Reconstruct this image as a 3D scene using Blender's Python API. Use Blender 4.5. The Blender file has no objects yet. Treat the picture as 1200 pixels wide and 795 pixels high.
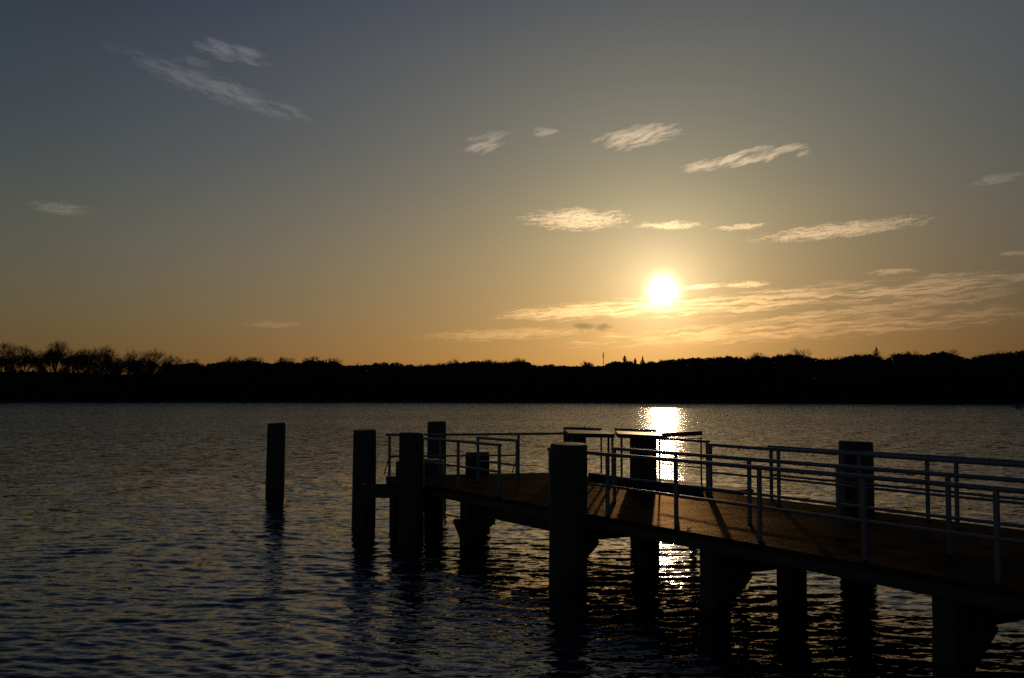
import bpy, bmesh, math, random
import numpy as np
from mathutils import Vector, Matrix

C = bpy.context.scene.collection
S = bpy.context.scene
R = math.radians

# ------------------------------------------------------------------ camera
cam_data = bpy.data.cameras.new('camera')
cam_data.lens = 36.0
cam_data.sensor_width = 36.0
cam_data.clip_start = 0.1
cam_data.clip_end = 12000
cam = bpy.data.objects.new('camera', cam_data)
C.objects.link(cam)
cam.location = (0, 0, 3.2)
cam.rotation_euler = (R(90) + math.atan(63.5 / 1200), 0, 0)
S.camera = cam

# ------------------------------------------------------------------ sun and sky
SUN_EL, SUN_AZ = 5.71, 8.42
sun_dir = Vector((math.sin(R(SUN_AZ)) * math.cos(R(SUN_EL)), math.cos(R(SUN_AZ)) * math.cos(R(SUN_EL)), math.sin(R(SUN_EL))))
sun = bpy.data.lights.new('sun', 'SUN')
sun.energy = 3.2
sun.angle = R(0.53)
sun.color = (1.0, 0.66, 0.34)
sun_ob = bpy.data.objects.new('sun', sun)
sun_ob.rotation_euler = (-sun_dir).to_track_quat('-Z', 'Y').to_euler()
sun_ob.location = (0, 0, 60)
C.objects.link(sun_ob)

S.view_settings.view_transform = 'Standard'
S.view_settings.look = 'None'
S.view_settings.gamma = 1.0
S.view_settings.use_curve_mapping = False
S.view_settings.exposure = -2.43
S.render.engine = 'CYCLES'
S.cycles.use_denoising = False
S.cycles.max_bounces = 6
S.cycles.glossy_bounces = 4
S.cycles.sample_clamp_indirect = 6.0
S.cycles.blur_glossy = 0.0

world = bpy.data.worlds.new('World')
S.world = world
world.use_nodes = True
world.cycles.sampling_method = 'MANUAL'
world.cycles.sample_map_resolution = 1024


class Nodes:
    """small helper to wire shader maths"""
    def __init__(self, nt):
        self.nt = nt

    def new(self, kind, **kw):
        n = self.nt.nodes.new(kind)
        for k, v in kw.items():
            setattr(n, k, v)
        return n

    def put(self, sock, v):
        if hasattr(v, 'is_output'):
            self.nt.links.new(v, sock)
        else:
            sock.default_value = v

    def m(self, op, a, b=None, c=None, clamp=False):
        n = self.new('ShaderNodeMath', operation=op, use_clamp=clamp)
        for i, v in enumerate((a, b, c)):
            if v is not None:
                self.put(n.inputs[i], v)
        return n.outputs[0]

    def v(self, op, a, b=None, out=0):
        n = self.new('ShaderNodeVectorMath', operation=op)
        self.put(n.inputs[0], a)
        if b is not None:
            self.put(n.inputs[3 if op == 'SCALE' else 1], b)
        return n.outputs[out]

    def comb(self, x, y, z):
        n = self.new('ShaderNodeCombineXYZ')
        for i, q in enumerate((x, y, z)):
            self.put(n.inputs[i], q)
        return n.outputs[0]

    def sep(self, vec):
        n = self.new('ShaderNodeSeparateXYZ')
        self.put(n.inputs[0], vec)
        return n.outputs

    def noise(self, vec, scale, detail=3, rough=0.5, color=False):
        n = self.new('ShaderNodeTexNoise')
        self.put(n.inputs['Vector'], vec)
        n.inputs['Scale'].default_value = scale
        n.inputs['Detail'].default_value = detail
        n.inputs['Roughness'].default_value = rough
        return n.outputs['Color' if color else 'Fac']

    def mix(self, fac, a, b):
        n = self.new('ShaderNodeMix', data_type='RGBA')
        self.put(n.inputs[0], fac)
        self.put(n.inputs[6], a)
        self.put(n.inputs[7], b)
        return n.outputs[2]


def build_sky():
    nt = world.node_tree
    N = Nodes(nt)
    bg = nt.nodes['Background']
    sky = N.new('ShaderNodeTexSky', sky_type='NISHITA', sun_disc=False)
    sky.sun_elevation = R(SUN_EL)
    sky.sun_rotation = R(SUN_AZ)
    sky.air_density = 1.0
    sky.dust_density = 1.0
    sky.ozone_density = 1.0
    geo = N.new('ShaderNodeTexCoord')
    d = N.v('NORMALIZE', geo.outputs['Generated'])
    x, y, z = N.sep(d)
    el = N.m('MULTIPLY', N.m('ARCSINE', z), 180 / math.pi)
    az = N.m('MULTIPLY', N.m('ARCTAN2', x, y), 180 / math.pi)
    dot = N.v('DOT_PRODUCT', d, tuple(sun_dir), out=1)
    th = N.m('MULTIPLY', N.m('ARCCOSINE', N.m('MINIMUM', dot, 1.0)), 180 / math.pi)
    # colour of the evening air: a smooth correction of the clear-sky model by height,
    # by angle from the sun and by compass direction
    e = N.m('MINIMUM', N.m('MAXIMUM', N.m('DIVIDE', el, 20), 0.0), 1.3)
    t = N.m('MINIMUM', N.m('DIVIDE', th, 30), 1.1)
    a = N.m('MINIMUM', N.m('MAXIMUM', N.m('DIVIDE', az, 20), -1.5), 1.5)
    e2 = N.m('MULTIPLY', e, e)
    t2 = N.m('MULTIPLY', t, t)
    ae = N.m('MULTIPLY', a, e)
    g0 = N.m('EXPONENT', N.m('DIVIDE', th, -5.0))
    band = N.m('DIVIDE', N.m('SUBTRACT', el, 13.5), 4.2)
    band = N.m('EXPONENT', N.m('MULTIPLY', N.m('MULTIPLY', band, band), -1.0))
    high = N.m('DIVIDE', N.m('SUBTRACT', el, 17.0), 5.0, clamp=True)
    zen = N.m('DIVIDE', N.m('SUBTRACT', el, 20.0), 14.0, clamp=True)
    K = [(-5.43, -5.464, -5.444), (2.447, 2.936, 2.448), (-1.801, -1.978, -1.389), (1.382, 1.18, 1.751),
         (-0.78, -0.735, -1.171), (-0.369, -0.382, -0.314), (0.397, 0.425, 0.306), (1.438, 1.439, 1.788),
         (-0.14, -0.105, -0.035), (0.09, 0.09, 0.06), (0.14, 0.22, 0.32)]
    ch = []
    for i in range(3):
        s_ = K[0][i] - math.log(0.0185)
        for k, q in zip(K[1:], (e, e2, t, t2, a, ae, g0, band, high, zen)):
            s_ = N.m('MULTIPLY_ADD', q, k[i], s_)
        ch.append(N.m('EXPONENT', s_))
    base = N.v('MULTIPLY', sky.outputs[0], N.comb(*ch))
    # ---- clouds: thin evening streaks high above, laid out by compass bearing and height
    p = N.comb(az, el, 0.0)
    warp = N.noise(N.v('MULTIPLY', p, (0.9, 1.6, 1)), 1.0, 3, 0.55, color=True)
    pw = N.v('ADD', p, N.v('MULTIPLY', N.v('SUBTRACT', warp, (0.5, 0.5, 0.5)), (1.3, 0.45, 0.0)))
    fine = N.noise(N.v('MULTIPLY', N.comb(az, N.m('MULTIPLY_ADD', az, -0.07, N.sep(pw)[1]), 0.0), (1.1, 8.0, 1)), 1.0, 7, 0.68)
    ripple = N.noise(N.v('MULTIPLY', p, (6.0, 13.0, 1)), 1.0, 4, 0.65)
    fine2 = N.noise(N.v('MULTIPLY', N.comb(az, N.m('MULTIPLY_ADD', az, 0.25, N.sep(pw)[1]), 4.0), (0.7, 3.2, 1)), 1.0, 6, 0.62)
    tex2 = N.m('MULTIPLY_ADD', ripple, 0.3, N.m('MULTIPLY', fine2, 1.85))
    tex = N.m('MULTIPLY_ADD', ripple, 0.8, N.m('MULTIPLY', fine, 1.35))
    fine3 = N.noise(N.v('MULTIPLY', N.comb(az, N.m('MULTIPLY_ADD', az, -0.06, N.sep(pw)[1]), 9.0), (0.42, 6.5, 1)), 1.0, 6, 0.6)
    tex3 = N.m('MULTIPLY_ADD', ripple, 0.35, N.m('MULTIPLY_ADD', fine3, 2.6, -0.43))
    soft = N.noise(N.v('MULTIPLY', N.comb(az, N.m('MULTIPLY_ADD', az, -0.3, N.sep(pw)[1]), 2.0), (0.55, 3.0, 1)), 1.0, 5, 0.58)
    tex4 = N.m('MULTIPLY_ADD', ripple, 0.25, N.m('MULTIPLY_ADD', soft, 2.3, -0.2))
    CL = [(-15.48, 18.02, 2.29, 0.62, -8, 0.85), (-16.71, 16.28, 5.9, 0.75, -15.5, 0.62), (-17.31, 17.43, 0.9, 0.3, -5, 0.35),
          (-23.92, 9.41, 1.8, 0.4, 0, 0.6), (-1.55, 13.85, 1.43, 0.6, 18, 0.7), (1.79, 14.45, 0.8, 0.32, 0, 0.55),
          (7.21, 14.12, 2.7, 0.72, 8, 1.0), (12.9, 12.71, 3.7, 0.45, 8, 1.1), (16.12, 12.89, 0.55, 0.25, 25, 0.8),
          (3.6, 9.69, 3.4, 0.75, 0, 1.1), (8.83, 9.27, 2.3, 0.27, 0, 0.9), (17.91, 8.66, 5.2, 0.5, 4, 1.0),
          (12.68, 9.06, 1.7, 0.2, 2, 0.9), (5.73, 4.7, 7.4, 0.6, 3, 0.85), (14.08, 5.05, 8.3, 0.7, 5, 0.7),
          (22.29, 5.43, 7.2, 0.55, 5, 0.75), (16.29, 3.48, 14.3, 0.7, 3, 0.5), (12.96, 5.95, 1.5, 0.22, 0, 0.9),
          (25.55, 10.77, 1.4, 0.3, 6, 0.45), (20.44, 6.35, 1.6, 0.2, 0, 0.6), (23.12, 6.06, 1.7, 0.2, 4, 0.5),
          (26.31, 7.01, 1.1, 0.2, 0, 0.5), (-13.16, 3.72, 1.9, 0.25, 0, 0.3), (-0.48, 3.29, 5.8, 0.38, 2, 0.4),
          (18.92, 4.37, 9.6, 0.4, 6, 0.55), (10.5, 5.9, 1.7, 0.2, 4, 0.9), (2.5, 4.45, 3.5, 0.3, 2, 0.9)]
    total = None
    for (ca, ce, w, h, rot, st) in CL:
        q = N.v('SUBTRACT', pw, (ca, ce, 0))
        c_, s_ = math.cos(R(rot)), math.sin(R(rot))
        qx, qy, _ = N.sep(q)
        u_ = N.m('MULTIPLY_ADD', qx, c_ / w, N.m('MULTIPLY', qy, s_ / w))
        v_ = N.m('MULTIPLY_ADD', qx, -s_ / h, N.m('MULTIPLY', qy, c_ / h))
        r2 = N.m('MULTIPLY_ADD', u_, u_, N.m('MULTIPLY', v_, v_))
        blob = N.m('MULTIPLY', N.m('SUBTRACT', 1.0, r2, clamp=True), 0.95)
        mk = N.m('MULTIPLY', N.m('MULTIPLY_ADD', N.m('ADD', N.m('MULTIPLY', blob, 0.62), N.m('MULTIPLY', tex2 if rot < -4 else (tex3 if w > 7 else (tex4 if ce > 12 else tex)), 1.5)), 2.0 if (ce < 12 and w < 7) else 1.45, -3.45 if (ce < 12 and w < 7) else -2.4, clamp=True), N.m('MULTIPLY', N.m('POWER', blob, 0.4), st))
        total = mk if total is None else N.m('MAXIMUM', total, mk)
    near = N.m('EXPONENT', N.m('DIVIDE', th, -9.0))          # clouds by the sun are lit through
    gain = N.m('MULTIPLY', total, N.m('MULTIPLY_ADD', near, 0.25, 0.62))
    cl = N.v('SCALE', (1.45, 1.28, 1.12), gain)
    lit = N.v('MULTIPLY', base, N.v('ADD', cl, (1, 1, 1)))
    lit = N.v('ADD', lit, N.v('SCALE', (4.3, 2.0, 1.3), N.m('MULTIPLY', total, N.m('MULTIPLY', near, 4.0))))
    lit = N.v('ADD', lit, N.v('SCALE', (1.15, 1.0, 0.85), total))
    # two small grey cloudlets under the sun
    dark = None
    for (ca, ce, w, h) in [(4.05, 3.72, 0.75, 0.2), (5.15, 3.68, 0.55, 0.22)]:
        qx, qy, _ = N.sep(N.v('SUBTRACT', pw, (ca, ce, 0)))
        r2 = N.m('ADD', N.m('POWER', N.m('DIVIDE', qx, w), 2.0), N.m('POWER', N.m('DIVIDE', qy, h), 2.0))
        b = N.m('MULTIPLY', N.m('SUBTRACT', 1.0, r2, clamp=True), 0.42)
        dark = b if dark is None else N.m('MAXIMUM', dark, b)
    lit = N.v('SCALE', lit, N.m('SUBTRACT', 1.0, dark))
    # aureole round the sun and the bright disc itself
    g1 = N.m('EXPONENT', N.m('MULTIPLY', N.m('MULTIPLY', th, th), -1 / 0.38))
    g2 = N.m('EXPONENT', N.m('DIVIDE', th, -1.3))
    lit = N.v('ADD', lit, N.v('SCALE', (190.0, 165.0, 110.0), g1))
    lit = N.v('ADD', lit, N.v('SCALE', (22.0, 16.5, 9.0), g2))
    N.put(bg.inputs[0], lit)
    bg.inputs[1].default_value = 0.1


build_sky()


# ------------------------------------------------------------------ materials
def mat(name, dark, light, scale=6.0, stretch=(1, 1, 1), rough=0.6, bump=0.3, bump_scale=None, metallic=0.0, spec=0.5, wet_z=None):
    m = bpy.data.materials.new(name)
    m.use_nodes = True
    N = Nodes(m.node_tree)
    b = m.node_tree.nodes['Principled BSDF']
    tc = N.new('ShaderNodeTexCoord').outputs['Object']
    v = N.v('MULTIPLY', tc, stretch)
    f = N.noise(v, scale, 6, 0.62)
    f = N.m('MULTIPLY_ADD', f, 2.2, -0.6, clamp=True)
    col = N.mix(f, (*dark, 1), (*light, 1))
    if wet_z is not None:
        z = N.sep(N.new('ShaderNodeNewGeometry').outputs['Position'])[2]
        jag = N.m('MULTIPLY_ADD', N.noise(tc, 5.0, 3), 0.3, z)
        k = N.m('DIVIDE', N.m('SUBTRACT', jag, wet_z), 0.18, clamp=True)
        col = N.mix(k, (0.012, 0.014, 0.009, 1), col)
        N.put(b.inputs['Roughness'], N.m('MULTIPLY_ADD', k, rough - 0.55, 0.55))
    else:
        N.put(b.inputs['Roughness'], N.m('MULTIPLY_ADD', f, 0.2, rough - 0.1))
    N.put(b.inputs['Base Color'], col)
    b.inputs['Metallic'].default_value = metallic
    b.inputs['Specular IOR Level'].default_value = spec
    bp = N.new('ShaderNodeBump')
    bp.inputs['Strength'].default_value = bump
    bp.inputs['Distance'].default_value = 0.02
    N.put(bp.inputs['Height'], N.noise(v, bump_scale or scale * 2.2, 5, 0.65))
    N.put(b.inputs['Normal'], bp.outputs[0])
    return m


M = {}
M['pile'] = mat('tarred_timber', (0.022, 0.018, 0.014), (0.085, 0.066, 0.048), 5, (4, 4, 0.35), 0.72, 0.7, wet_z=0.42)
M['pile_top'] = mat('weathered_end_grain', (0.1, 0.075, 0.05), (0.24, 0.18, 0.12), 12, (1, 1, 1), 0.55, 0.5)
M['rail'] = mat('galvanised_steel', (0.125, 0.135, 0.15), (0.24, 0.25, 0.27), 9, (1, 1, 1), 0.42, 0.08, metallic=0.35)
M['concrete'] = mat('old_concrete', (0.03, 0.027, 0.022), (0.085, 0.076, 0.062), 3, (1, 1, 1), 0.85, 0.5, wet_z=0.3)
M['beam'] = mat('dark_edge_timber', (0.03, 0.026, 0.022), (0.09, 0.075, 0.06), 4, (0.6, 0.6, 5), 0.75, 0.5)
M['board'] = mat('grey_board', (0.045, 0.03, 0.02), (0.1, 0.07, 0.045), 3, (2, 6, 2), 0.45, 0.3, spec=0.2)
M['bark'] = mat('bark', (0.03, 0.025, 0.02), (0.07, 0.058, 0.045), 2, (3, 3, 0.4), 0.9, 0.6)
M['twig'] = mat('twigs', (0.045, 0.036, 0.028), (0.075, 0.06, 0.045), 1, (1, 1, 1), 0.9, 0.0)
M['needle'] = mat('dark_needles', (0.018, 0.03, 0.014), (0.05, 0.065, 0.03), 1, (1, 1, 1), 0.8, 0.0)
M['brush'] = mat('winter_wood', (0.03, 0.027, 0.018), (0.065, 0.055, 0.035), 0.3, (1, 1, 1), 0.95, 0.0)
M['soil'] = mat('shore_soil', (0.03, 0.027, 0.018), (0.07, 0.06, 0.04), 0.2, (1, 1, 1), 0.95, 0.5)
M['leaf'] = mat('dry_leaf', (0.03, 0.02, 0.012), (0.07, 0.045, 0.02), 30, (1, 1, 1), 0.8, 0.3)


def deck_material():
    m = bpy.data.materials.new('deck_surface')
    m.use_nodes = True
    N = Nodes(m.node_tree)
    b = m.node_tree.nodes['Principled BSDF']
    tc = N.new('ShaderNodeTexCoord').outputs['Object']
    # along the pier / across the pier
    al = N.v('DOT_PRODUCT', tc, (-0.504, 0.864, 0), out=1)
    ac = N.v('DOT_PRODUCT', tc, (0.864, 0.504, 0), out=1)
    uv = N.comb(al, ac, 0.0)
    big = N.noise(N.v('MULTIPLY', uv, (0.35, 1.6, 1)), 1.0, 5, 0.6)
    small = N.noise(uv, 14.0, 5, 0.7)
    wn = N.new('ShaderNodeTexWhiteNoise', noise_dimensions='1D')
    N.put(wn.inputs['W'], N.m('FLOOR', N.m('DIVIDE', al, 0.24)))
    f = N.m('MULTIPLY_ADD', big, 1.5, N.m('MULTIPLY_ADD', small, 0.6, -0.8))
    f = N.m('MULTIPLY_ADD', wn.outputs['Value'], 0.32, f, clamp=True)
    col = N.mix(f, (0.008, 0.0065, 0.005, 1), (0.026, 0.02, 0.014, 1))
    grain = N.noise(uv, 55.0, 3, 0.7)
    diag = N.m('SINE', N.m('MULTIPLY', N.m('ADD', al, N.m('MULTIPLY', ac, 0.9)), 95.0))
    diag = N.m('MULTIPLY', diag, N.m('MULTIPLY_ADD', N.noise(uv, 3.0, 2), 0.9, -0.1))
    groove = N.m('SMOOTH_MIN', N.m('ABSOLUTE', N.m('SUBTRACT', N.m('FRACT', N.m('DIVIDE', al, 0.24)), 0.5)), 0.46, 0.02)
    hgt = N.m('ADD', N.m('MULTIPLY_ADD', diag, 0.12, grain), N.m('MULTIPLY', big, 2.0))
    hgt = N.m('MULTIPLY_ADD', groove, -0.5, hgt)
    bp = N.new('ShaderNodeBump')
    bp.inputs['Strength'].default_value = 0.8
    bp.inputs['Distance'].default_value = 0.008
    N.put(bp.inputs['Height'], hgt)
    # worn brown timber: a matt body with a weak brown sheen of its own
    m.node_tree.nodes.remove(b)
    out = [q for q in m.node_tree.nodes if q.type == 'OUTPUT_MATERIAL'][0]
    df = N.new('ShaderNodeBsdfDiffuse')
    N.put(df.inputs['Color'], col)
    N.put(df.inputs['Normal'], bp.outputs[0])
    gl = N.new('ShaderNodeBsdfGlossy')
    N.put(gl.inputs['Color'], N.mix(f, (0.017, 0.0125, 0.008, 1), (0.047, 0.033, 0.0195, 1)))
    N.put(gl.inputs['Roughness'], N.m('MULTIPLY_ADD', small, 0.2, 0.24))
    N.put(gl.inputs['Normal'], bp.outputs[0])
    ad = N.new('ShaderNodeAddShader')
    N.put(ad.inputs[0], df.outputs[0])
    N.put(ad.inputs[1], gl.outputs[0])
    N.put(out.inputs['Surface'], ad.outputs[0])
    return m


M['deck'] = deck_material()


def water_material():
    m = bpy.data.materials.new('lake_water')
    m.use_nodes = True
    N = Nodes(m.node_tree)
    b = m.node_tree.nodes['Principled BSDF']
    g = N.new('ShaderNodeNewGeometry')
    pos = g.outputs['Position']
    r = N.v('LENGTH', N.v('MULTIPLY', pos, (1, 1, 0)), out=1)
    far = N.m('DIVIDE', N.m('SUBTRACT', r, 14.0), 90.0, clamp=True)
    far = N.m('POWER', far, 0.55)
    # gust patches: calmer and rougher water
    patch = N.noise(N.v('MULTIPLY', pos, (0.02, 0.05, 0)), 1.0, 3, 0.55)
    patch = N.m('MULTIPLY_ADD', patch, 1.1, 0.45)
    h = (0.5, 0.5, 0.5)
    n1 = N.v('SUBTRACT', N.noise(N.v('MULTIPLY', pos, (4.2, 12.0, 0)), 1.0, 2, 0.6, color=True), h)     # ripples
    n2 = N.v('SUBTRACT', N.noise(N.v('MULTIPLY', pos, (1.2, 3.4, 0)), 1.0, 2, 0.55, color=True), h)  # wavelets too small for the far mesh
    s = N.v('ADD', N.v('SCALE', N.v('MULTIPLY', n1, (0.34, 0.66, 0)), patch),
            N.v('SCALE', N.v('MULTIPLY', n2, (0.64, 1.55, 0)), N.m('MULTIPLY', far, patch)))
    nn = N.v('NORMALIZE', N.v('ADD', g.outputs['Normal'], s))
    N.put(b.inputs['Normal'], nn)
    b.inputs['Base Color'].default_value = (0.013, 0.021, 0.027, 1)
    N.put(b.inputs['Roughness'], N.m('MULTIPLY_ADD', far, 0.07, 0.025))
    b.inputs['IOR'].default_value = 1.333
    return m


M['water'] = water_material()


# ------------------------------------------------------------------ mesh helpers
class MB:
    """collects verts and faces, builds ONE mesh object"""
    def __init__(self):
        self.v, self.f, self.s = [], [], []

    def add(self, verts, faces, smooth=False):
        k = len(self.v)
        self.v += [tuple(p) for p in verts]
        self.f += [tuple(i + k for i in f) for f in faces]
        self.s += [smooth] * len(faces)

    def tube(self, pts, rad, n=12, caps=True):
        pts = [Vector(p) for p in pts]
        rads = rad if isinstance(rad, (list, tuple)) else [rad] * len(pts)
        rings = []
        for i, p in enumerate(pts):
            t = (pts[min(i + 1, len(pts) - 1)] - pts[max(i - 1, 0)]).normalized()
            up = Vector((0, 0, 1)) if abs(t.z) < 0.95 else Vector((1, 0, 0))
            a = t.cross(up).normalized()
            b = a.cross(t)
            rings.append([p + (a * math.cos(2 * math.pi * k / n) + b * math.sin(2 * math.pi * k / n)) * rads[i] for k in range(n)])
        k0 = len(self.v)
        for rg in rings:
            self.v += [tuple(q) for q in rg]
        for i in range(len(rings) - 1):
            for k in range(n):
                a_ = k0 + i * n + k
                b_ = k0 + i * n + (k + 1) % n
                self.f.append((a_, b_, b_ + n, a_ + n))
                self.s.append(True)
        if caps:
            self.add(rings[0], [tuple(reversed(range(n)))])
            self.add(rings[-1], [tuple(range(n))])

    def beam(self, a, b, w, h):
        """bar from a to b, w wide (horizontally), h high, centred on the line"""
        a, b = Vector(a), Vector(b)
        t = (b - a).normalized()
        side = t.cross(Vector((0, 0, 1)))
        side = Vector((1, 0, 0)) if side.length < 1e-4 else side.normalized()
        up = side.cross(t).normalized()
        vs = []
        for p in (a, b):
            for sx, sy in ((-1, -1), (1, -1), (1, 1), (-1, 1)):
                vs.append(p + side * sx * w / 2 + up * sy * h / 2)
        self.add(vs, [(0, 1, 2, 3), (7, 6, 5, 4), (0, 4, 5, 1), (1, 5, 6, 2), (2, 6, 7, 3), (3, 7, 4, 0)])

    def slab(self, poly, z0, z1):
        n = len(poly)
        vs = [(x, y, z0) for x, y in poly] + [(x, y, z1) for x, y in poly]
        fs = [tuple(reversed(range(n))), tuple(range(n, 2 * n))]
        fs += [(i, (i + 1) % n, n + (i + 1) % n, n + i) for i in range(n)]
        self.add(vs, fs)

    def build(self, name, m, parent=None, origin=(0, 0, 0), bevel=0.0):
        me = bpy.data.meshes.new(name)
        o = Vector(origin)
        me.from_pydata([tuple(Vector(p) - o) for p in self.v], [], self.f)
        me.polygons.foreach_set('use_smooth', self.s)
        if bevel > 0:
            bm = bmesh.new()
            bm.from_mesh(me)
            bmesh.ops.recalc_face_normals(bm, faces=bm.faces)
            ed = [e for e in bm.edges if e.is_manifold and e.calc_face_angle(0) > 0.6]
            bmesh.ops.bevel(bm, geom=ed, offset=bevel, segments=2, affect='EDGES', clamp_overlap=True)
            bm.to_mesh(me)
            bm.free()
        me.materials.append(m)
        ob = bpy.data.objects.new(name, me)
        C.objects.link(ob)
        if parent is not None:
            ob.parent = parent
        else:
            ob.location = o
        return ob


def np_mesh(name, verts, faces, m, smooth=False):
    """fast mesh from arrays; faces is (k, 3) or (k, 4)"""
    me = bpy.data.meshes.new(name)
    nv, (nf, k) = len(verts), faces.shape
    me.vertices.add(nv)
    me.vertices.foreach_set('co', np.ascontiguousarray(verts, dtype=np.float32).ravel())
    me.loops.add(nf * k)
    me.loops.foreach_set('vertex_index', np.ascontiguousarray(faces, dtype=np.int32).ravel())
    me.polygons.add(nf)
    me.polygons.foreach_set('loop_start', np.arange(0, nf * k, k, dtype=np.int32))
    me.polygons.foreach_set('loop_total', np.full(nf, k, dtype=np.int32))
    me.polygons.foreach_set('use_smooth', np.full(nf, smooth, dtype=bool))
    me.update(calc_edges=True)
    me.validate()
    me.materials.append(m)
    return me


def link(name, me, parent=None):
    o = bpy.data.objects.new(name, me)
    C.objects.link(o)
    if parent is not None:
        o.parent = parent
    return o


def tag(o, label=None, cat=None, group=None, kind=None):
    if label:
        o['label'] = label
    if cat:
        o['category'] = cat
    if group:
        o['group'] = group
    if kind:
        o['kind'] = kind
    return o


def thing(name, label, cat, loc, group=None):
    o = bpy.data.objects.new(name, None)
    o.empty_display_size = 0.3
    C.objects.link(o)
    o.location = loc
    return tag(o, label, cat, group)


# the pier runs away to the left: u along it, n across it
DU = Vector((-0.504, 0.864, 0)).normalized()
DN = Vector((0.864, 0.504, 0)).normalized()


def Q(u, n, z=0.0):
    p = DU * u + DN * n
    return Vector((p.x, p.y, z))


ZD = 1.2          # deck level
ZR = 2.19         # hand rail axis


# ------------------------------------------------------------------ setting: water
def build_water():
    rng = np.random.default_rng(7)
    rr = [3.0]
    while rr[-1] < 130:
        rr.append(rr[-1] * 1.004)
    while rr[-1] < 2400:
        rr.append(rr[-1] * 1.06)
    rr = np.array(rr)
    fine = np.linspace(-42, 42, 1100)
    coarse = np.linspace(42, 318, 140)[1:-1]
    aa = np.radians(np.concatenate([fine, coarse]))
    rg, ag = np.meshgrid(rr, aa, indexing='ij')
    X = rg * np.sin(ag)
    Y = rg * np.cos(ag)
    Z = np.zeros_like(X)
    sl = 0.004 * rg
    inner = np.clip((0.84 - abs(((ag + math.pi) % (2 * math.pi)) - math.pi)) / 0.12, 0, 1)
    # gentle wandering of the wave phase so the crests break up
    wx = X + 0.5 * np.sin(0.31 * Y + 0.4) + 0.35 * np.sin(0.53 * X + 0.71 * Y)
    wy = Y + 0.45 * np.sin(0.37 * X + 1.3) + 0.3 * np.sin(0.83 * X - 0.47 * Y + 2)
    gust = 0.75 + 0.25 * np.sin(0.11 * X + 0.23 * Y) * np.sin(0.19 * Y - 0.07 * X + 1.0)
    for i in range(130):
        lam = math.exp(rng.uniform(math.log(0.09), math.log(0.85)))
        th = rng.normal(R(6), R(24))
        k = 2 * math.pi / lam
        slope = 0.0225 * min(1.0, (0.28 / lam) ** 0.55)
        amp = slope / k
        ph = rng.uniform(0, 2 * math.pi)
        arg = k * (wx * math.sin(th) + wy * math.cos(th)) + ph
        fade = np.clip((lam / sl - 2.5) / 3.0, 0, 1)
        c = np.cos(arg)
        Z += amp * fade * (c + 0.18 * np.cos(2 * arg) + (0.05 * c * c * c))
    Z *= gust * inner
    V = np.stack([X, Y, Z], -1).reshape(-1, 3)
    nr, na = X.shape
    i, j = np.meshgrid(np.arange(nr - 1), np.arange(na), indexing='ij')
    j2 = (j + 1) % na
    F = np.stack([i * na + j, i * na + j2, (i + 1) * na + j2, (i + 1) * na + j], -1).reshape(-1, 4)
    F = F[:, ::-1]
    c0 = len(V)
    V = np.vstack([V, [[0, 0, 0]]])
    me = np_mesh('water', V, F, M['water'], True)
    # close the small disc under the viewer
    me2 = bmesh.new()
    me2.from_mesh(me)
    me2.verts.ensure_lookup_table()
    ring = [me2.verts[k] for k in range(na)]
    ce = me2.verts[c0]
    for k in range(na):
        try:
            fc = me2.faces.new((ce, ring[(k + 1) % na], ring[k]))
            fc.smooth = True
        except ValueError:
            pass
    me2.normal_update()
    me2.to_mesh(me)
    me2.free()
    o = link('water', me)
    return tag(o, kind='structure')


water = build_water()


def shore_y(x):
    return np.where(x < 300, 358 - 0.25 * x - 0.0006 * x * x, 229 - 0.61 * (x - 300))


def bank_z(x, y):
    s = y - shore_y(x)
    hill = 8.4 + 1.5 / (1 + np.exp((x + 118) / 14.0)) + 1.0 * np.sin(x * 0.021 + 1) + 0.5 * np.sin(x * 0.057)
    t = np.clip((s - 1) / 42.0, 0, 1)
    z = -0.6 + np.clip(s / 3.0, 0, 1) * 1.1 + (hill - 0.5) * (t * t * (3 - 2 * t)) + np.clip(s - 60, 0, 4000) * 0.006
    return z


def build_bank():
    xs = np.concatenate([np.linspace(-2200, -420, 24), np.linspace(-400, 560, 320), np.linspace(580, 1400, 20)])
    ss = np.array([-6, 0, 1, 2, 3, 5, 8, 12, 17, 23, 30, 38, 46, 60, 90, 150, 300, 700, 1300, 2000.0])
    X, Sg = np.meshgrid(xs, ss, indexing='ij')
    rng = np.random.default_rng(3)
    Y = shore_y(X) + Sg + 1.2 * np.sin(X * 0.21) * (Sg < 20)
    Zb = bank_z(X, Y) + rng.normal(0, 0.12, X.shape) * (Sg > 2)
    V = np.stack([X, Y, Zb], -1).reshape(-1, 3)
    nx, ns = X.shape
    i, j = np.meshgrid(np.arange(nx - 1), np.arange(ns - 1), indexing='ij')
    F = np.stack([i * ns + j, (i + 1) * ns + j, (i + 1) * ns + j + 1, i * ns + j + 1], -1).reshape(-1, 4)
    me = np_mesh('far_bank', V, F, M['soil'], True)
    tag(link('far_bank', me), kind='structure')


build_bank()


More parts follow.
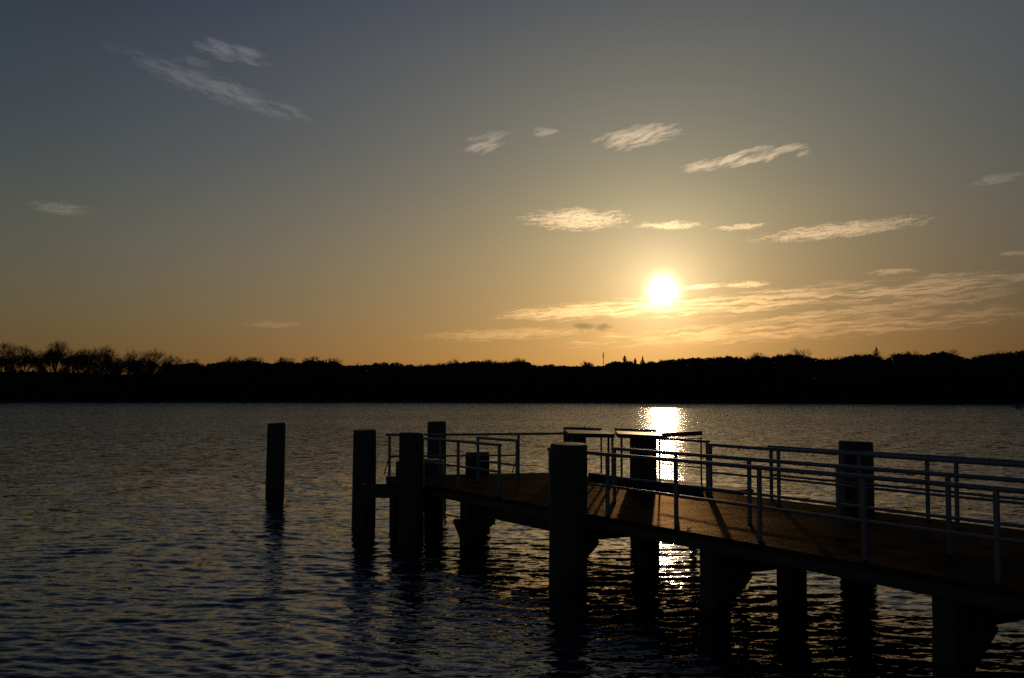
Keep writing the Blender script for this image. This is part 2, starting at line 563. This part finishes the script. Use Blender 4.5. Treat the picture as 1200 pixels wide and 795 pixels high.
# ------------------------------------------------------------------ pier
def build_pier():
    root = thing('pier', 'long timber decked landing pier on concrete bents running out over the lake', 'pier', Q(8, 12, 0))
    base = Q(8, 12, 0)
    deck = [Q(-7, 9.72), Q(20.75, 9.72), Vector((-2.78, 22.82, 0)), Vector((-3.04, 24.8, 0)), Vector((-1.82, 25.32, 0)),
            Vector((0.86, 25.98, 0)), Vector((1.86, 24.86, 0)), Q(-7, 14.05)]
    deck = [(p.x, p.y) for p in deck]
    mb = MB()
    mb.slab(deck, 1.12, ZD)
    mb.build('deck', M['deck'], root, base, 0.008)
    # edge beams hang under the deck, flush a few millimetres inside
    mb = MB()
    mb.beam(Q(-7, 9.80, 1.045), Q(20.70, 9.80, 1.045), 0.14, 0.145)
    mb.build('edge_beam', M['beam'], root, base, 0.012)
    mb = MB()
    mb.beam(Q(-7, 13.95, 1.045), Q(20.0, 13.95, 1.045), 0.14, 0.145)
    mb.build('edge_beam', M['beam'], root, base, 0.012)
    mb = MB()
    a, b = Vector((-1.62, 22.72, 1.0)), Vector((-3.3, 23.45, 1.0))
    mb.beam((-1.98, 22.9, 1.02), (-3.36, 23.1, 1.02), 0.2, 0.3)
    mb.build('end_beam', M['beam'], root, base, 0.012)
    mb = MB()
    mb.beam((-3.0, 24.66, 1.02), (0.8, 25.84, 1.02), 0.16, 0.19)
    mb.build('end_beam', M['beam'], root, base, 0.012)
    for n in (11.2, 12.6):
        mb = MB()
        mb.beam(Q(-7, n, 1.04), Q(21.5, n, 1.04), 0.16, 0.155)
        mb.build('girder', M['beam'], root, base)
    # unseen deep beam along the lake side, added to stop low sun glints
    mb = MB()
    mb.beam(Q(-6.5, 13.80, 0.70), Q(19.6, 13.80, 0.70), 0.12, 0.50)
    mb.build('sun_block_waling', M['beam'], root, base)
    # low beam in the last bay
    mb = MB()
    mb.beam(Q(16.0, 10.42, 0.73), Q(19.0, 10.42, 0.73), 0.14, 0.22)
    mb.build('girder', M['beam'], root, base)
    # bents: cross beam on two legs with haunches
    for k, u in enumerate((19.24, 15.54, 11.65, 7.7, 3.8, -0.1, -4.0)):
        u0 = u - 0.15
        mb = MB()
        mb.beam(Q(u0, 9.952, 0.765), Q(u0, 14.0, 0.765), 0.30, 0.39)
        mb.build('cross_beam', M['concrete'], root, base, 0.015)
        for n, sg in ((10.12, 1), ((12.55, 11.9, 11.65)[k] if k < 3 else 13.5, -1)):
            # leg with its haunch, one profile across the pier, extruded along it
            w, hw, hh = 0.17, 0.42, 0.46
            pr = [(-w, -2.0), (w, -2.0), (w, 0.57 - hh + 0.02), (w + hw, 0.50), (w + hw, 0.572), (-w, 0.572)]
            if k == 0 and sg == 1:
                pr = [(-w, -2.0), (w, -2.0), (w, 0.22), (w + 0.36, 0.48), (w + 0.36, 0.572), (-w - 0.17, 0.572), (-w - 0.15, 0.5), (-w - 0.04, 0.26), (-w, 0.15)]
            if sg == -1 and k < 3:
                pr = [(-w, -2.0), (w, -2.0), (w, 0.572), (-w, 0.572)]
            vs = [Q(u0 - 0.165, n + sg * a_, z) for a_, z in pr] + [Q(u0 + 0.165, n + sg * a_, z) for a_, z in pr]
            m_ = len(pr)
            fs = [tuple(range(m_)), tuple(reversed(range(m_, 2 * m_)))]
            fs += [(i, m_ + i, m_ + (i + 1) % m_, (i + 1) % m_) for i in range(m_)]
            mb = MB()
            mb.add(vs, fs)
            mb.build('leg', M['concrete'], root, base, 0.02)
    # round pile under the far corner
    mb = MB()
    mb.tube([(-2.72, 24.3, -2), (-2.72, 24.3, 1.11)], 0.17, 16)
    mb.build('corner_pile', M['pile'], root, base)
    # pipe slung under the deck
    mb = MB()
    pts = [Q(u, 10.62, 0.44 + 0.02 * math.sin(u * 1.7)) for u in np.linspace(18.9, 21.3, 8)]
    mb.tube(pts, 0.02, 8)
    mb.build('service_pipe', M['beam'], root, base)
    return root


build_pier()


def railing(label, pts, posts, braces=(), name='pier_railing', mid=True, z_top=ZR):
    """pts: the two ends of the hand rail; posts: places of the posts"""
    b0 = Vector((posts[0][0], posts[0][1], ZD))
    root = thing(name, label, 'railing', b0, 'tubular steel railings along the pier')
    mb = MB()
    a, b = Vector((pts[0][0], pts[0][1], z_top)), Vector((pts[1][0], pts[1][1], z_top))
    t = (b - a).normalized()
    # long rail in slightly uneven lengths
    n = max(2, int((b - a).length / 1.8))
    rnd = random.Random(len(label))
    line = [a.lerp(b, i / n) + Vector((0, 0, rnd.uniform(-0.006, 0.006))) for i in range(n + 1)]
    mb.tube(line, 0.030, 14)
    mb.build('top_rail', M['rail'], root, b0)
    if mid:
        mb = MB()
        p0, p1 = Vector((posts[0][0], posts[0][1], 1.665)), Vector((posts[-1][0], posts[-1][1], 1.665))
        line = [p0.lerp(p1, i / n) + Vector((0, 0, rnd.uniform(-0.004, 0.004))) for i in range(n + 1)]
        mb.tube(line, 0.0225, 10)
        mb.build('mid_rail', M['rail'], root, b0)
    for p in posts:
        mb = MB()
        mb.tube([(p[0], p[1], ZD + 0.002), (p[0], p[1], z_top - 0.012)], 0.034, 14)
        mb.build('post', M['rail'], root, b0)
    for q0, q1 in braces:
        mb = MB()
        mb.tube([q0, q1], 0.014, 8)
        mb.build('brace', M['rail'], root, b0)
    return root


def run(label, n, us, over=(0.06, 0.06), **kw):
    us = sorted(us)
    return railing(label, [Q(us[0] - over[0], n), Q(us[-1] + over[1], n)], [Q(u, n) for u in us], **kw)


run('long front railing nearest the viewer, running off past the right edge', 9.92, [15.64 - 1.76 * k for k in range(12)])
run('front railing of the far platform, behind the dark pile pair', 9.92, [17.5, 19.25, 21.0])
run('second long railing from the front, starting behind the thick near pile', 11.12, [15.34 - 1.755 * k for k in range(12)])
run('short single bay of railing standing in the middle of the far platform', 11.12, [18.85, 20.6])
run('third long railing from the front, starting right of the sun glitter', 13.42, [15.34 - 1.815 * k for k in range(11)], over=(0.06, 0.02))
run('hindmost long railing on the back edge, crossing in front of the back pile', 13.96, [14.26 - 1.72 * k for k in range(10)])
bp = [(-2.97, 24.95), (-1.75, 25.24), (0.16, 25.6), (1.27, 25.36)]
root_back = railing('long level railing along the far end of the platform', [(-3.06, 24.93), (1.35, 25.72)],
                    [(-2.97, 24.95), (-1.75, 25.17), (0.16, 25.51)],
                    braces=[((-3.12, 25.12, 1.22), (-2.99, 24.97, 1.62)), ((0.0, 25.72, 1.22), (0.13, 25.53, 1.6))])


# ------------------------------------------------------------------ pilings
def piling(x, y, top, rad, label, lean=(0, 0), group='thick round timber piles standing in the lake round the pier', seed=0):
    b0 = Vector((x, y, 0))
    root = thing('mooring_pile', label, 'pile', b0, group)
    rnd = random.Random(seed)
    n = 36
    zs = [-2.0, -0.3, 0.2, 0.6, 1.1, 1.6, top - 0.22, top - 0.03, top]
    zs = sorted(set([z for z in zs if z <= top]))
    vs, fs = [], []
    ph = [rnd.uniform(0, 6.28) for _ in range(4)]
    for i, z in enumerate(zs):
        k = (z - 0) / top
        r = rad * (1.03 - 0.03 * k)
        if z == top:
            r -= 0.02
        for j in range(n):
            a = 2 * math.pi * j / n
            rj = r * (1 + 0.012 * math.sin(3 * a + ph[0]) + 0.008 * math.sin(7 * a + ph[1] + z * 0.4) + 0.006 * math.sin(15 * a + ph[2]))
            zz = z + (0.012 * math.sin(a + ph[3]) if i >= len(zs) - 2 else 0)
            vs.append((x + lean[0] * k + rj * math.cos(a), y + lean[1] * k + rj * math.sin(a), zz))
    for i in range(len(zs) - 1):
        for j in range(n):
            a_, b_ = i * n + j, i * n + (j + 1) % n
            fs.append((a_, b_, b_ + n, a_ + n))
    mb = MB()
    mb.add(vs, fs, True)
    shaft = mb.build('shaft', M['pile'], root, b0)
    mb = MB()
    k = (len(zs) - 1) * n
    mb.add(vs[k:k + n] + [(x + lean[0], y + lean[1], top + 0.01)], [(j, (j + 1) % n, n) for j in range(n)])
    mb.build('top_face', M['pile_top'], root, b0)
    return root


piling(-7.3, 31.73, 2.28, 0.285, 'lone dark pile standing clear of the pier in open water on the left', lean=(0.03, 0), seed=1)
piling(-3.53, 24.52, 2.33, 0.275, 'dark pile at the left tip of the pier, left one of a close pair', lean=(0.02, 0), seed=2)
piling(-2.19, 22.42, 2.34, 0.27, 'dark pile standing before the front left corner of the far platform', seed=3)
piling(-2.12, 28.9, 2.41, 0.262, 'tallest reaching pile behind the railing of the far platform', seed=4)
piling(0.92, 16.95, 2.37, 0.305, 'thickest nearest pile in front of the pier edge, hiding the railing start', lean=(0.02, 0), seed=5)
piling(1.61, 26.35, 2.33, 0.29, 'pile half hidden behind the thick near pile, with its top lit by the sun', seed=6)
piling(2.975, 23.38, 2.225, 0.30, 'pile under the flat boards beside the bright sun glitter', seed=7)
piling(6.09, 18.22, 2.35, 0.295, 'pile behind the long railings on the right, on the back side of the pier', seed=8)
sg = 'short cut off piles at the far edge of the platform'


def stub(x, y, top, rad, label, seed):
    o = piling(x, y, top, rad, label, group=sg, seed=seed)
    o.name = 'pile_stump'
    o['category'] = 'stump'


stub(-0.88, 26.25, 1.70, 0.305, 'short cut off pile in the gap of the railing by the far platform', 11)
stub(-2.62, 25.62, 1.52, 0.27, 'low stump by the left corner post of the railing, half behind a pile', 12)
stub(-2.0, 26.0, 1.53, 0.27, 'low stump in front of the tallest reaching pile', 13)


# ------------------------------------------------------------------ boarding stage on the back edge
def build_stage():
    b0 = Vector((3.0, 23.0, ZD))
    root = thing('boarding_stage', 'raised landing frame with flat top boards at the back edge in the sun glitter', 'landing stage', b0)
    mb = MB()
    mb.beam((3.74, 20.42, ZD + 0.066), (1.86, 24.3, ZD + 0.066), 0.16, 0.13)
    mb.build('sill', M['beam'], root, b0, 0.01)
    mb = MB()
    p = [Q(16.3, 14.72), Q(20.2, 14.72), Q(20.2, 15.45), Q(16.3, 15.45)]
    mb.slab([(q.x, q.y) for q in p], 1.06, 1.17)
    mb.build('stage_floor', M['beam'], root, b0, 0.01)
    for u in (16.5, 18.0, 20.0):
        mb = MB()
        mb.tube([Q(u, 15.2, -2), Q(u, 15.2, 1.06)], 0.09, 12)
        mb.build('stage_pile', M['pile'], root, b0)
        mb = MB()
        mb.beam(Q(u, 14.07, 1.0), Q(u, 15.3, 1.0), 0.1, 0.118)
        mb.build('bearer', M['beam'], root, b0)
    for poly in ([(1.27, 23.2), (2.28, 22.75), (2.17, 25.1), (1.32, 26.0)], [(2.36, 22.9), (3.2, 21.8), (3.36, 24.0), (2.52, 25.1)]):
        mb = MB()
        mb.slab(poly, 2.255, 2.30)
        board = mb.build('top_board', M['board'], root, b0, 0.006)
        mb = MB()
        far = [Vector((poly[2][0], poly[2][1], 2.325)), Vector((poly[3][0], poly[3][1], 2.325))]
        mb.beam(far[0], far[1], 0.05, 0.045)
        mb.build('board_lip', M['beam'], board, b0)
        # frame of angle steel under each board
        mb = MB()
        for i in range(4):
            p0, p1 = poly[i], poly[(i + 1) % 4]
            c_ = (sum(q[0] for q in poly) / 4, sum(q[1] for q in poly) / 4)
            sh = lambda q: (q[0] + (c_[0] - q[0]) * 0.05, q[1] + (c_[1] - q[1]) * 0.05, 2.232)
            mb.beam(sh(p0), sh(p1), 0.05, 0.045)
        mb.build('board_frame', M['beam'], board, b0)
    for (x, y, zb, r) in [(2.16, 24.9, 1.2, 0.022), (2.28, 24.3, 1.2, 0.028), (2.24, 22.95, 1.2, 0.028), (1.36, 23.3, 1.2, 0.028),
                          (2.46, 23.1, 1.2, 0.026), (3.15, 21.95, 1.2, 0.02), (4.23, 23.0, 1.05, 0.02)]:
        mb = MB()
        mb.tube([(x, y, zb), (x, y, 2.22)], r, 10)
        mb.build('stage_post', M['rail'], root, b0)
    mb = MB()
    mb.beam((3.26, 22.3, 2.29), (4.25, 23.03, 2.31), 0.05, 0.10)
    mb.build('end_board', M['board'], root, b0, 0.006)
    mb = MB()
    mb.beam((3.26, 22.32, 2.19), (4.23, 23.0, 2.2), 0.03, 0.03)
    mb.build('end_bar', M['rail'], root, b0)
    # side hand rail with its post
    mb = MB()
    mb.tube([(3.2, 22.0, 2.235), (3.93, 20.5, 2.235)], 0.028, 12)
    mb.build('side_rail', M['rail'], root, b0)
    mb = MB()
    mb.tube([(3.2, 22.0, 1.7), (3.9, 20.55, 1.7)], 0.014, 8)
    mb.build('side_rail', M['rail'], root, b0)
    mb = MB()
    mb.tube([(3.9, 20.55, 1.201), (3.9, 20.55, 2.23)], 0.03, 12)
    mb.build('stage_post', M['rail'], root, b0)
    return root


build_stage()


# ------------------------------------------------------------------ small things on the deck
def build_leaf():
    b0 = Vector((2.6, 15.2, ZD))
    mb = MB()
    rnd = random.Random(5)
    for k in range(6):
        a = k * 1.05 + rnd.uniform(-0.2, 0.2)
        L = rnd.uniform(0.03, 0.055)
        c, s = math.cos(a), math.sin(a)
        pts = [(0, 0, 0.006), (c * L * .5 - s * .02, s * L * .5 + c * .012, 0.012 + rnd.uniform(0, .012)), (c * L, s * L, 0.01 + rnd.uniform(0, .02)),
               (c * L * .5 + s * .02, s * L * .5 - c * .012, 0.014)]
        lo = [(x, y, z - 0.004) for x, y, z in pts]
        mb.add([(b0.x + x, b0.y + y, b0.z + z) for x, y, z in pts + lo], [(0, 1, 2, 3), (7, 6, 5, 4), (0, 4, 5, 1), (1, 5, 6, 2), (2, 6, 7, 3), (3, 7, 4, 0)])
    o = mb.build('dry_leaf', M['leaf'], None, b0)
    tag(o, 'small dark curled leaf lying alone on the sunlit deck', 'leaf')


build_leaf()


# ------------------------------------------------------------------ trees
def grow(seed, H, spread=0.38, trunk=0.22, levels=5, fan=(4, 4, 4, 4, 3), upright=0.35, stiff=0.5):
    """list of (p0, p1, r0, r1, level) segments of a bare tree of height about H"""
    rnd = random.Random(seed)
    segs = []
    limit = spread * H

    def branch(p, d, L, r, lev):
        n = 3 if lev < 3 else 2
        q = p
        for i in range(n):
            d = (d + Vector((rnd.uniform(-1, 1), rnd.uniform(-1, 1), rnd.uniform(-0.5, 0.9))) * (0.13 + 0.05 * lev) + Vector((0, 0, upright * 0.12))).normalized()
            q2 = q + d * (L / n)
            r2 = r * (1 - 0.22 * (i + 1) / n * 1.2)
            segs.append((q, q2, r * (1 - 0.26 * i / n), r2 if lev < levels - 1 or i < n - 1 else r2 * 0.35, lev))
            if lev < levels - 1 and i > 0:
                kids(q2, d, L, r2, lev + 1, max(1, fan[lev] // 2))
            q = q2
        if lev < levels - 1:
            kids(q, d, L, r2, lev + 1, fan[lev] - fan[lev] // 3)

    def kids(p, d, L, r, lev, k):
        base = rnd.uniform(0, 6.28)
        for j in range(k):
            az = base + j * 6.283 / k + rnd.uniform(-0.5, 0.5)
            tilt = rnd.uniform(0.35, 0.95) if lev > 1 else rnd.uniform(0.3, 0.85)
            a = d.orthogonal().normalized()
            b = d.cross(a)
            dd = (d * math.cos(tilt) + (a * math.cos(az) + b * math.sin(az)) * math.sin(tilt)).normalized()
            h = math.hypot(p.x, p.y)
            if h > limit and dd.x * p.x + dd.y * p.y > 0:
                dd = (dd - Vector((p.x, p.y, 0)).normalized() * 0.6).normalized()
            branch(p, dd, L * rnd.uniform(0.56, 0.8), max(r * rnd.uniform(0.5, 0.66), 0.018), lev)

    p = Vector((0, 0, -0.3))
    d = Vector((rnd.uniform(-.05, .05), rnd.uniform(-.05, .05), 1)).normalized()
    L = H * 0.36
    top = p + d * (H * trunk)
    r = H * 0.022
    segs.append((p, top, r * 1.25, r, 0))
    kids(top, d, L, r, 1, 5)
    branch(top, d, L * 0.95, r * 0.8, 1)
    zmax = max(s[1].z for s in segs)
    k = H / zmax
    return [(a * k, b * k, ra, rb, lv) for a, b, ra, rb, lv in segs]


def seg_arrays(segs, sides=3, rmin=0.03):
    V, F = [], []
    for a, b, ra, rb, lv in segs:
        t = (b - a)
        if t.length < 1e-4:
            continue
        t.normalize()
        x = t.orthogonal().normalized()
        y = t.cross(x)
        k = len(V)
        for p, r in ((a, max(ra, rmin)), (b, max(rb, rmin * 0.6))):
            for i in range(sides):
                an = 6.2832 * i / sides
                V.append(p + (x * math.cos(an) + y * math.sin(an)) * r)
        for i in range(sides):
            i2 = (i + 1) % sides
            F.append((k + i, k + i2, k + sides + i2, k + sides + i))
    return np.array([tuple(v) for v in V], dtype=np.float32), np.array(F, dtype=np.int32)


def ground(az_deg, extra):
    """a place on the far bank on a compass bearing, so many metres behind the water's edge"""
    t = math.tan(R(az_deg))
    lo, hi = 150.0, 700.0
    for _ in range(50):
        mdl = (lo + hi) / 2
        if mdl - float(shore_y(np.array(mdl * t))) < extra:
            lo = mdl
        else:
            hi = mdl
    y = (lo + hi) / 2
    x = y * t
    return x, y, float(bank_z(np.array(x), np.array(y)))


def tree_height(x, y, z, el):
    return math.hypot(x, y) * math.tan(R(el)) + 3.2 - z


TREES = 'bare trees along the top of the far shore'


def bare_tree(az, el, extra, label, seed, spread=0.38, trunk=0.2, upright=0.35, dense=1):
    trunk *= 0.5
    spread *= 1.3 if az < -18 else 1.15
    x, y, z = ground(az, extra)
    H = tree_height(x, y, z, el)
    segs = grow(seed, H, spread, trunk, 5, (4, 5, 5 + dense, 5 + dense, 3), upright)
    root = thing('bare_tree', label, 'tree', (x, y, z), TREES)
    v, f = seg_arrays([s for s in segs if s[4] <= 1], 6, 0.05)
    link('trunk', np_mesh('trunk', v, f, M['bark'], True), root)
    v, f = seg_arrays([s for s in segs if s[4] > 1], 3, 0.03)
    link('crown', np_mesh('crown', v, f, M['twig']), root)


def conifer(az, el, extra, label, seed, wide=0.4):
    x, y, z = ground(az, extra)
    H = tree_height(x, y, z, el)
    rnd = random.Random(seed)
    root = thing('conifer_tree', label, 'tree', (x, y, z), 'pointed conifers on the far shore')
    v, f = seg_arrays([(Vector((0, 0, -0.3)), Vector((0, 0, H)), H * 0.018, 0.04, 0)], 8, 0.03)
    link('trunk', np_mesh('trunk', v, f, M['bark'], True), root)
    V, F = [], []
    for i in range(3800):
        k = rnd.random() ** 0.5
        h = H * (0.12 + 0.87 * k)
        tier = 0.68 + 0.32 * math.sin(h * 3.1 + rnd.uniform(-.5, .5))
        rr = H * wide * (1.003 - k) ** 0.75 * tier * 0.8 * math.sqrt(rnd.random())
        a = rnd.uniform(0, 6.283)
        c, s_ = math.cos(a), math.sin(a)
        L = rnd.uniform(0.35, 0.95) * (1.12 - k)
        w = rnd.uniform(0.08, 0.2) * (1.25 - k)
        p = Vector((c * rr, s_ * rr, h - rr * 0.22))
        q = p + Vector((c * L, s_ * L, -0.25 * L + rnd.uniform(-.2, .2)))
        o = Vector((-s_, c, rnd.uniform(-.6, .6))) * w
        n = len(V)
        V += [p - o, p + o, q]
        F.append((n, n + 1, n + 2))
    link('crown', np_mesh('crown', np.array([tuple(q) for q in V]), np.array(F), M['needle']), root)


for spec in [
    (-26.35, 2.5, 30, 'broad bare tree at the left edge of the photo, cut by the frame', 101, 0.42, 0.2, 0.35, 1),
    (-25.4, 2.42, 34, 'tall bare tree beside the one cut by the left frame edge', 102, 0.36, 0.24, 0.4, 1),
    (-24.75, 2.2, 40, 'lower bare tree just left of the tallest rounded crown', 103, 0.3, 0.3, 0.4, 0),
    (-24.03, 2.68, 32, 'tallest bare tree of the left shore, with a high rounded crown', 104, 0.33, 0.3, 0.45, 1),
    (-23.2, 2.22, 38, 'loose bare tree just right of the tallest rounded crown', 105, 0.33, 0.26, 0.4, 0),
    (-22.55, 2.32, 33, 'mid sized bare tree between the tallest crown and the wide spreading one', 106, 0.34, 0.22, 0.35, 1),
    (-21.5, 2.5, 31, 'wide spreading bare tree with dense dark branches and open sky on its right', 107, 0.42, 0.16, 0.3, 1),
    (-20.28, 2.26, 33, 'slender bare tree with thin upright branches between two broad crowns', 108, 0.24, 0.3, 0.6, 0),
    (-19.4, 2.32, 31, 'fan shaped bare tree right of the slender upright one', 109, 0.4, 0.14, 0.3, 1),
    (-18.55, 2.02, 34, 'low leaning bare tree at the right end of the open row', 110, 0.4, 0.2, 0.25, 0),
    (-17.3, 1.85, 30, 'first rounded tree where the wood closes right of the open row', 111, 0.42, 0.2, 0.3, 1),
    (-15.3, 2.04, 34, 'bare crown on the first rise of the wood, left of a lone round head', 112, 0.42, 0.2, 0.35, 1),
    (-14.2, 2.0, 36, 'bare crown on the right flank of the first rise of the wood', 113, 0.4, 0.2, 0.35, 1),
    (-12.42, 1.98, 32, 'small lone round head standing above the left wood', 114, 0.3, 0.3, 0.35, 1),
    (-11.1, 2.04, 33, 'twin topped bare crown in the left half, left one of two', 115, 0.4, 0.22, 0.35, 1),
    (-9.85, 1.97, 34, 'wide bare crown just before the wood dips towards the middle', 116, 0.42, 0.22, 0.35, 1),
    (-3.3, 1.92, 34, 'flat topped round crown rising left of the middle of the wood', 117, 0.42, 0.25, 0.3, 1),
    (-1.2, 1.94, 36, 'feathery bare crown in the middle of the far wood', 118, 0.42, 0.22, 0.35, 1),
    (0.45, 2.02, 33, 'feathery bare crown at the right end of the middle rise, left of the mast', 119, 0.4, 0.22, 0.35, 1),
    (4.2, 1.78, 34, 'low round bare head just left of the thin mast', 120, 0.42, 0.22, 0.3, 1),
    (13.6, 2.24, 33, 'bare crown on the rise right of the sun, left one of two', 121, 0.42, 0.22, 0.35, 1),
    (15.48, 2.42, 32, 'highest feathery bare crown right of the sun', 122, 0.42, 0.24, 0.4, 1),
    (21.0, 2.22, 33, 'broad rounded bare crown right of the tall ragged conifer', 123, 0.44, 0.2, 0.3, 1),
    (22.8, 2.27, 31, 'bare crown with an uneven top towards the right edge of the wood', 124, 0.4, 0.24, 0.4, 0),
    (25.7, 2.18, 33, 'wide bare crown at the right edge of the photo', 125, 0.44, 0.2, 0.3, 1),
]:
    bare_tree(spec[0], spec[1] + (0.1 if spec[0] < -18 else 0.05), *spec[2:])

conifer(6.28, 2.12, 30, 'plump dark conifer under the sun, right of the thin mast', 201, 0.5)
conifer(6.86, 1.97, 36, 'small pointed conifer between the plump one and the spired one', 202, 0.36)
conifer(7.27, 2.06, 33, 'slim spired conifer just left below the sun', 203, 0.34)
conifer(19.6, 2.46, 31, 'tall ragged conifer standing above the right hand wood', 204, 0.5)


# the rest of the wood on the far shore reads as one dark mass
def build_forest():
    SK = [(-40, 1.7), (-28, 1.1), (-22, 1.02), (-19, 1.05), (-18.4, 1.5), (-17.2, 1.72), (-16.92, 1.5), (-15.9, 1.75), (-14.2, 1.85), (-13.0, 1.62), (-12.0, 1.65), (-11.0, 1.85),
          (-9.7, 1.8), (-9.37, 1.6), (-6.9, 1.62), (-5.0, 1.56), (-3.9, 1.66), (-3.1, 1.75), (-1.9, 1.85), (-0.5, 1.78), (0.7, 1.85), (1.5, 1.5),
          (2.6, 1.6), (3.3, 1.55), (5, 1.55), (5.7, 1.8), (6.6, 1.72), (7.1, 1.68), (7.8, 1.78), (8.4, 1.82), (9.0, 1.82), (9.47, 1.96), (10.0, 1.98), (10.6, 1.86),
          (11.2, 1.94), (12.9, 1.9), (13.5, 2.05), (14.3, 2.0), (15.5, 2.15), (16.7, 1.88), (17.4, 1.86), (18.6, 2.05), (19.2, 2.1), (20.1, 1.8),
          (20.7, 2.1), (22, 2.05), (22.8, 2.14), (23.5, 2.02), (24, 1.82), (25.2, 2.06), (26.6, 2.2), (30, 2.1), (40, 2.2)]
    ax, ey = [q[0] for q in SK], [q[1] + 0.06 for q in SK]
    rng = np.random.default_rng(21)
    rnd = random.Random(21)
    protos = []
    for s_ in range(7):
        segs = grow(300 + s_, 10.0, 0.42, 0.25, 4, (5, 5, 5, 3), 0.3)
        v, f = seg_arrays(segs, 3, 0.02)
        protos.append((v / 10.0, f))
    lumpy = []
    for s_ in range(5):                                     # pine-like heads of many small sprays
        r2 = np.random.default_rng(400 + s_)
        n = 1100
        cl = r2.normal(0, 1, (14, 3)) * [0.15, 0.15, 0.09] + [0, 0, 0.8]
        c = cl[r2.integers(0, 14, n)] + r2.normal(0, 1, (n, 3)) * [0.055, 0.055, 0.04]
        c[:, 2] = np.minimum(c[:, 2], 0.985 - 0.9 * (c[:, 0] ** 2 + c[:, 1] ** 2))
        d1 = r2.normal(0, 1, (n, 3)) * 0.022
        d2 = r2.normal(0, 1, (n, 3)) * 0.022
        v = np.stack([c - d1, c + d1, c + d2, c + d2 + d1 * 0.3], 1).reshape(-1, 3)
        f = np.arange(4 * n).reshape(-1, 4)[:, [0, 1, 3, 2]]
        tv, tf = seg_arrays([(Vector((0, 0, -0.02)), Vector((0, 0, 0.85)), 0.02, 0.008, 0)], 5, 0.008)
        lumpy.append((np.vstack([v, tv]), np.vstack([f, tf + len(v)])))
    VV, FF, k = [], [], 0
    for i in range(430):
        az = rnd.uniform(-36, 38)
        extra = rnd.choice([6, 12, 18, 25, 32, 40, 48]) + rnd.uniform(-3, 3)
        x, y, z = ground(az, extra)
        el = float(np.interp(az, ax, ey))
        front = max(0.0, (30 - extra) / 30)
        el2 = el * (1 - 0.38 * front) + rnd.uniform(-0.08, 0.09)
        H = math.hypot(x, y) * math.tan(R(el2)) + 3.2 - z
        if az < -18.4 and rnd.random() < 0.45:
            H = math.hypot(x, y) * math.tan(R(rnd.uniform(1.35, 2.1))) + 3.2 - z
        if H < 3.0:
            H = rnd.uniform(2.5, 4.5)
        if 1.6 < az < 13 and rnd.random() < 0.75 or rnd.random() < 0.15:
            pv, pf = lumpy[rnd.randrange(5)]
        else:
            pv, pf = protos[rnd.randrange(7)]
        a = rnd.uniform(0, 6.28)
        w = H * rnd.uniform(0.85, 1.25)
        c, s_ = math.cos(a), math.sin(a)
        q = np.stack([(pv[:, 0] * c - pv[:, 1] * s_) * w + x, (pv[:, 0] * s_ + pv[:, 1] * c) * w + y, pv[:, 2] * H + z], 1)
        VV.append(q)
        FF.append(pf + k)
        k += len(q)
    # understorey: sprays of brush between the trunks
    n = 170000
    az = rng.uniform(-36, 38, n)
    ex = rng.uniform(2, 50, n)
    x = 360 * np.tan(np.radians(az))
    for _ in range(4):
        y = shore_y(x) + ex
        x = y * np.tan(np.radians(az))
    y = shore_y(x) + ex
    z = bank_z(x, y)
    top = np.hypot(x, y) * np.tan(np.radians(np.interp(az, ax, ey) - 0.16 + 0.42 * np.maximum(0, np.sin(az * 9.0) * np.sin(az * 3.7 + 1)) * (az < -18.4))) + 3.2
    hgt = np.clip(top - z, 1.5, 30) * np.clip(0.5 + ex / 42, 0, 1.0)
    zc = z + hgt * rng.random(n) ** 0.9
    c = np.stack([x, y, zc], 1)
    d1 = rng.normal(0, 1, (n, 3)) * [0.5, 0.5, 0.35]
    d2 = rng.normal(0, 1, (n, 3)) * [0.5, 0.5, 0.35]
    v = np.stack([c - d1, c + d1, c + d2, c + d2 * 0.8 - d1 * 0.4], 1).reshape(-1, 3)
    VV.append(v)
    FF.append(np.arange(4 * n).reshape(-1, 4)[:, [0, 1, 2, 3]] + k)
    o = link('forest', np_mesh('forest', np.vstack(VV), np.vstack(FF), M['brush']))
    tag(o, 'dark leafless wood along the whole far shore, seen against the sunset', 'forest', kind='stuff')


build_forest()


# ------------------------------------------------------------------ far things
def build_mast():
    az = 5.1
    y = 800.0
    x = y * math.tan(R(az))
    z = float(bank_z(np.array(x), np.array(y)))
    top = math.hypot(x, y) * math.tan(R(2.28)) + 3.2
    root = thing('radio_mast', 'thin mast with a thicker head rising behind the far wood', 'mast', (x, y, z))
    mb = MB()
    mb.tube([(x, y, z), (x, y, top - 4.5)], [0.32, 0.22], 10)
    mb.build('mast_pole', M['rail'], root, (x, y, z))
    mb = MB()
    mb.tube([(x, y, top - 4.5), (x, y, top - 4.2), (x, y, top - 0.6), (x, y, top)], [0.25, 0.42, 0.38, 0.1], 10)
    mb.build('mast_head', M['rail'], root, (x, y, z))


build_mast()


def build_jetty():
    b0 = Vector((100.2, 205.0, 0))
    root = thing('distant_jetty', 'tiny dark jetty on posts by the far shore at the right edge', 'jetty', b0)
    e = Vector((1, -0.05, 0)).normalized()
    mb = MB()
    mb.beam(b0 + Vector((0, 0, 0.45)), b0 + e * 26 + Vector((0, 0, 0.45)), 1.6, 0.26)
    mb.build('jetty_deck', M['beam'], root, b0)
    rnd = random.Random(4)
    for k in range(16):
        p = b0 + e * (0.35 + k * 0.62 + rnd.uniform(-0.12, 0.12)) + Vector((0, rnd.choice((-.7, .7)), 0))
        mb = MB()
        mb.tube([p + Vector((0, 0, -1)), p + Vector((0, 0, rnd.uniform(0.75, 1.05)))], 0.13, 8)
        mb.build('jetty_post', M['pile'], root, b0)


build_jetty()
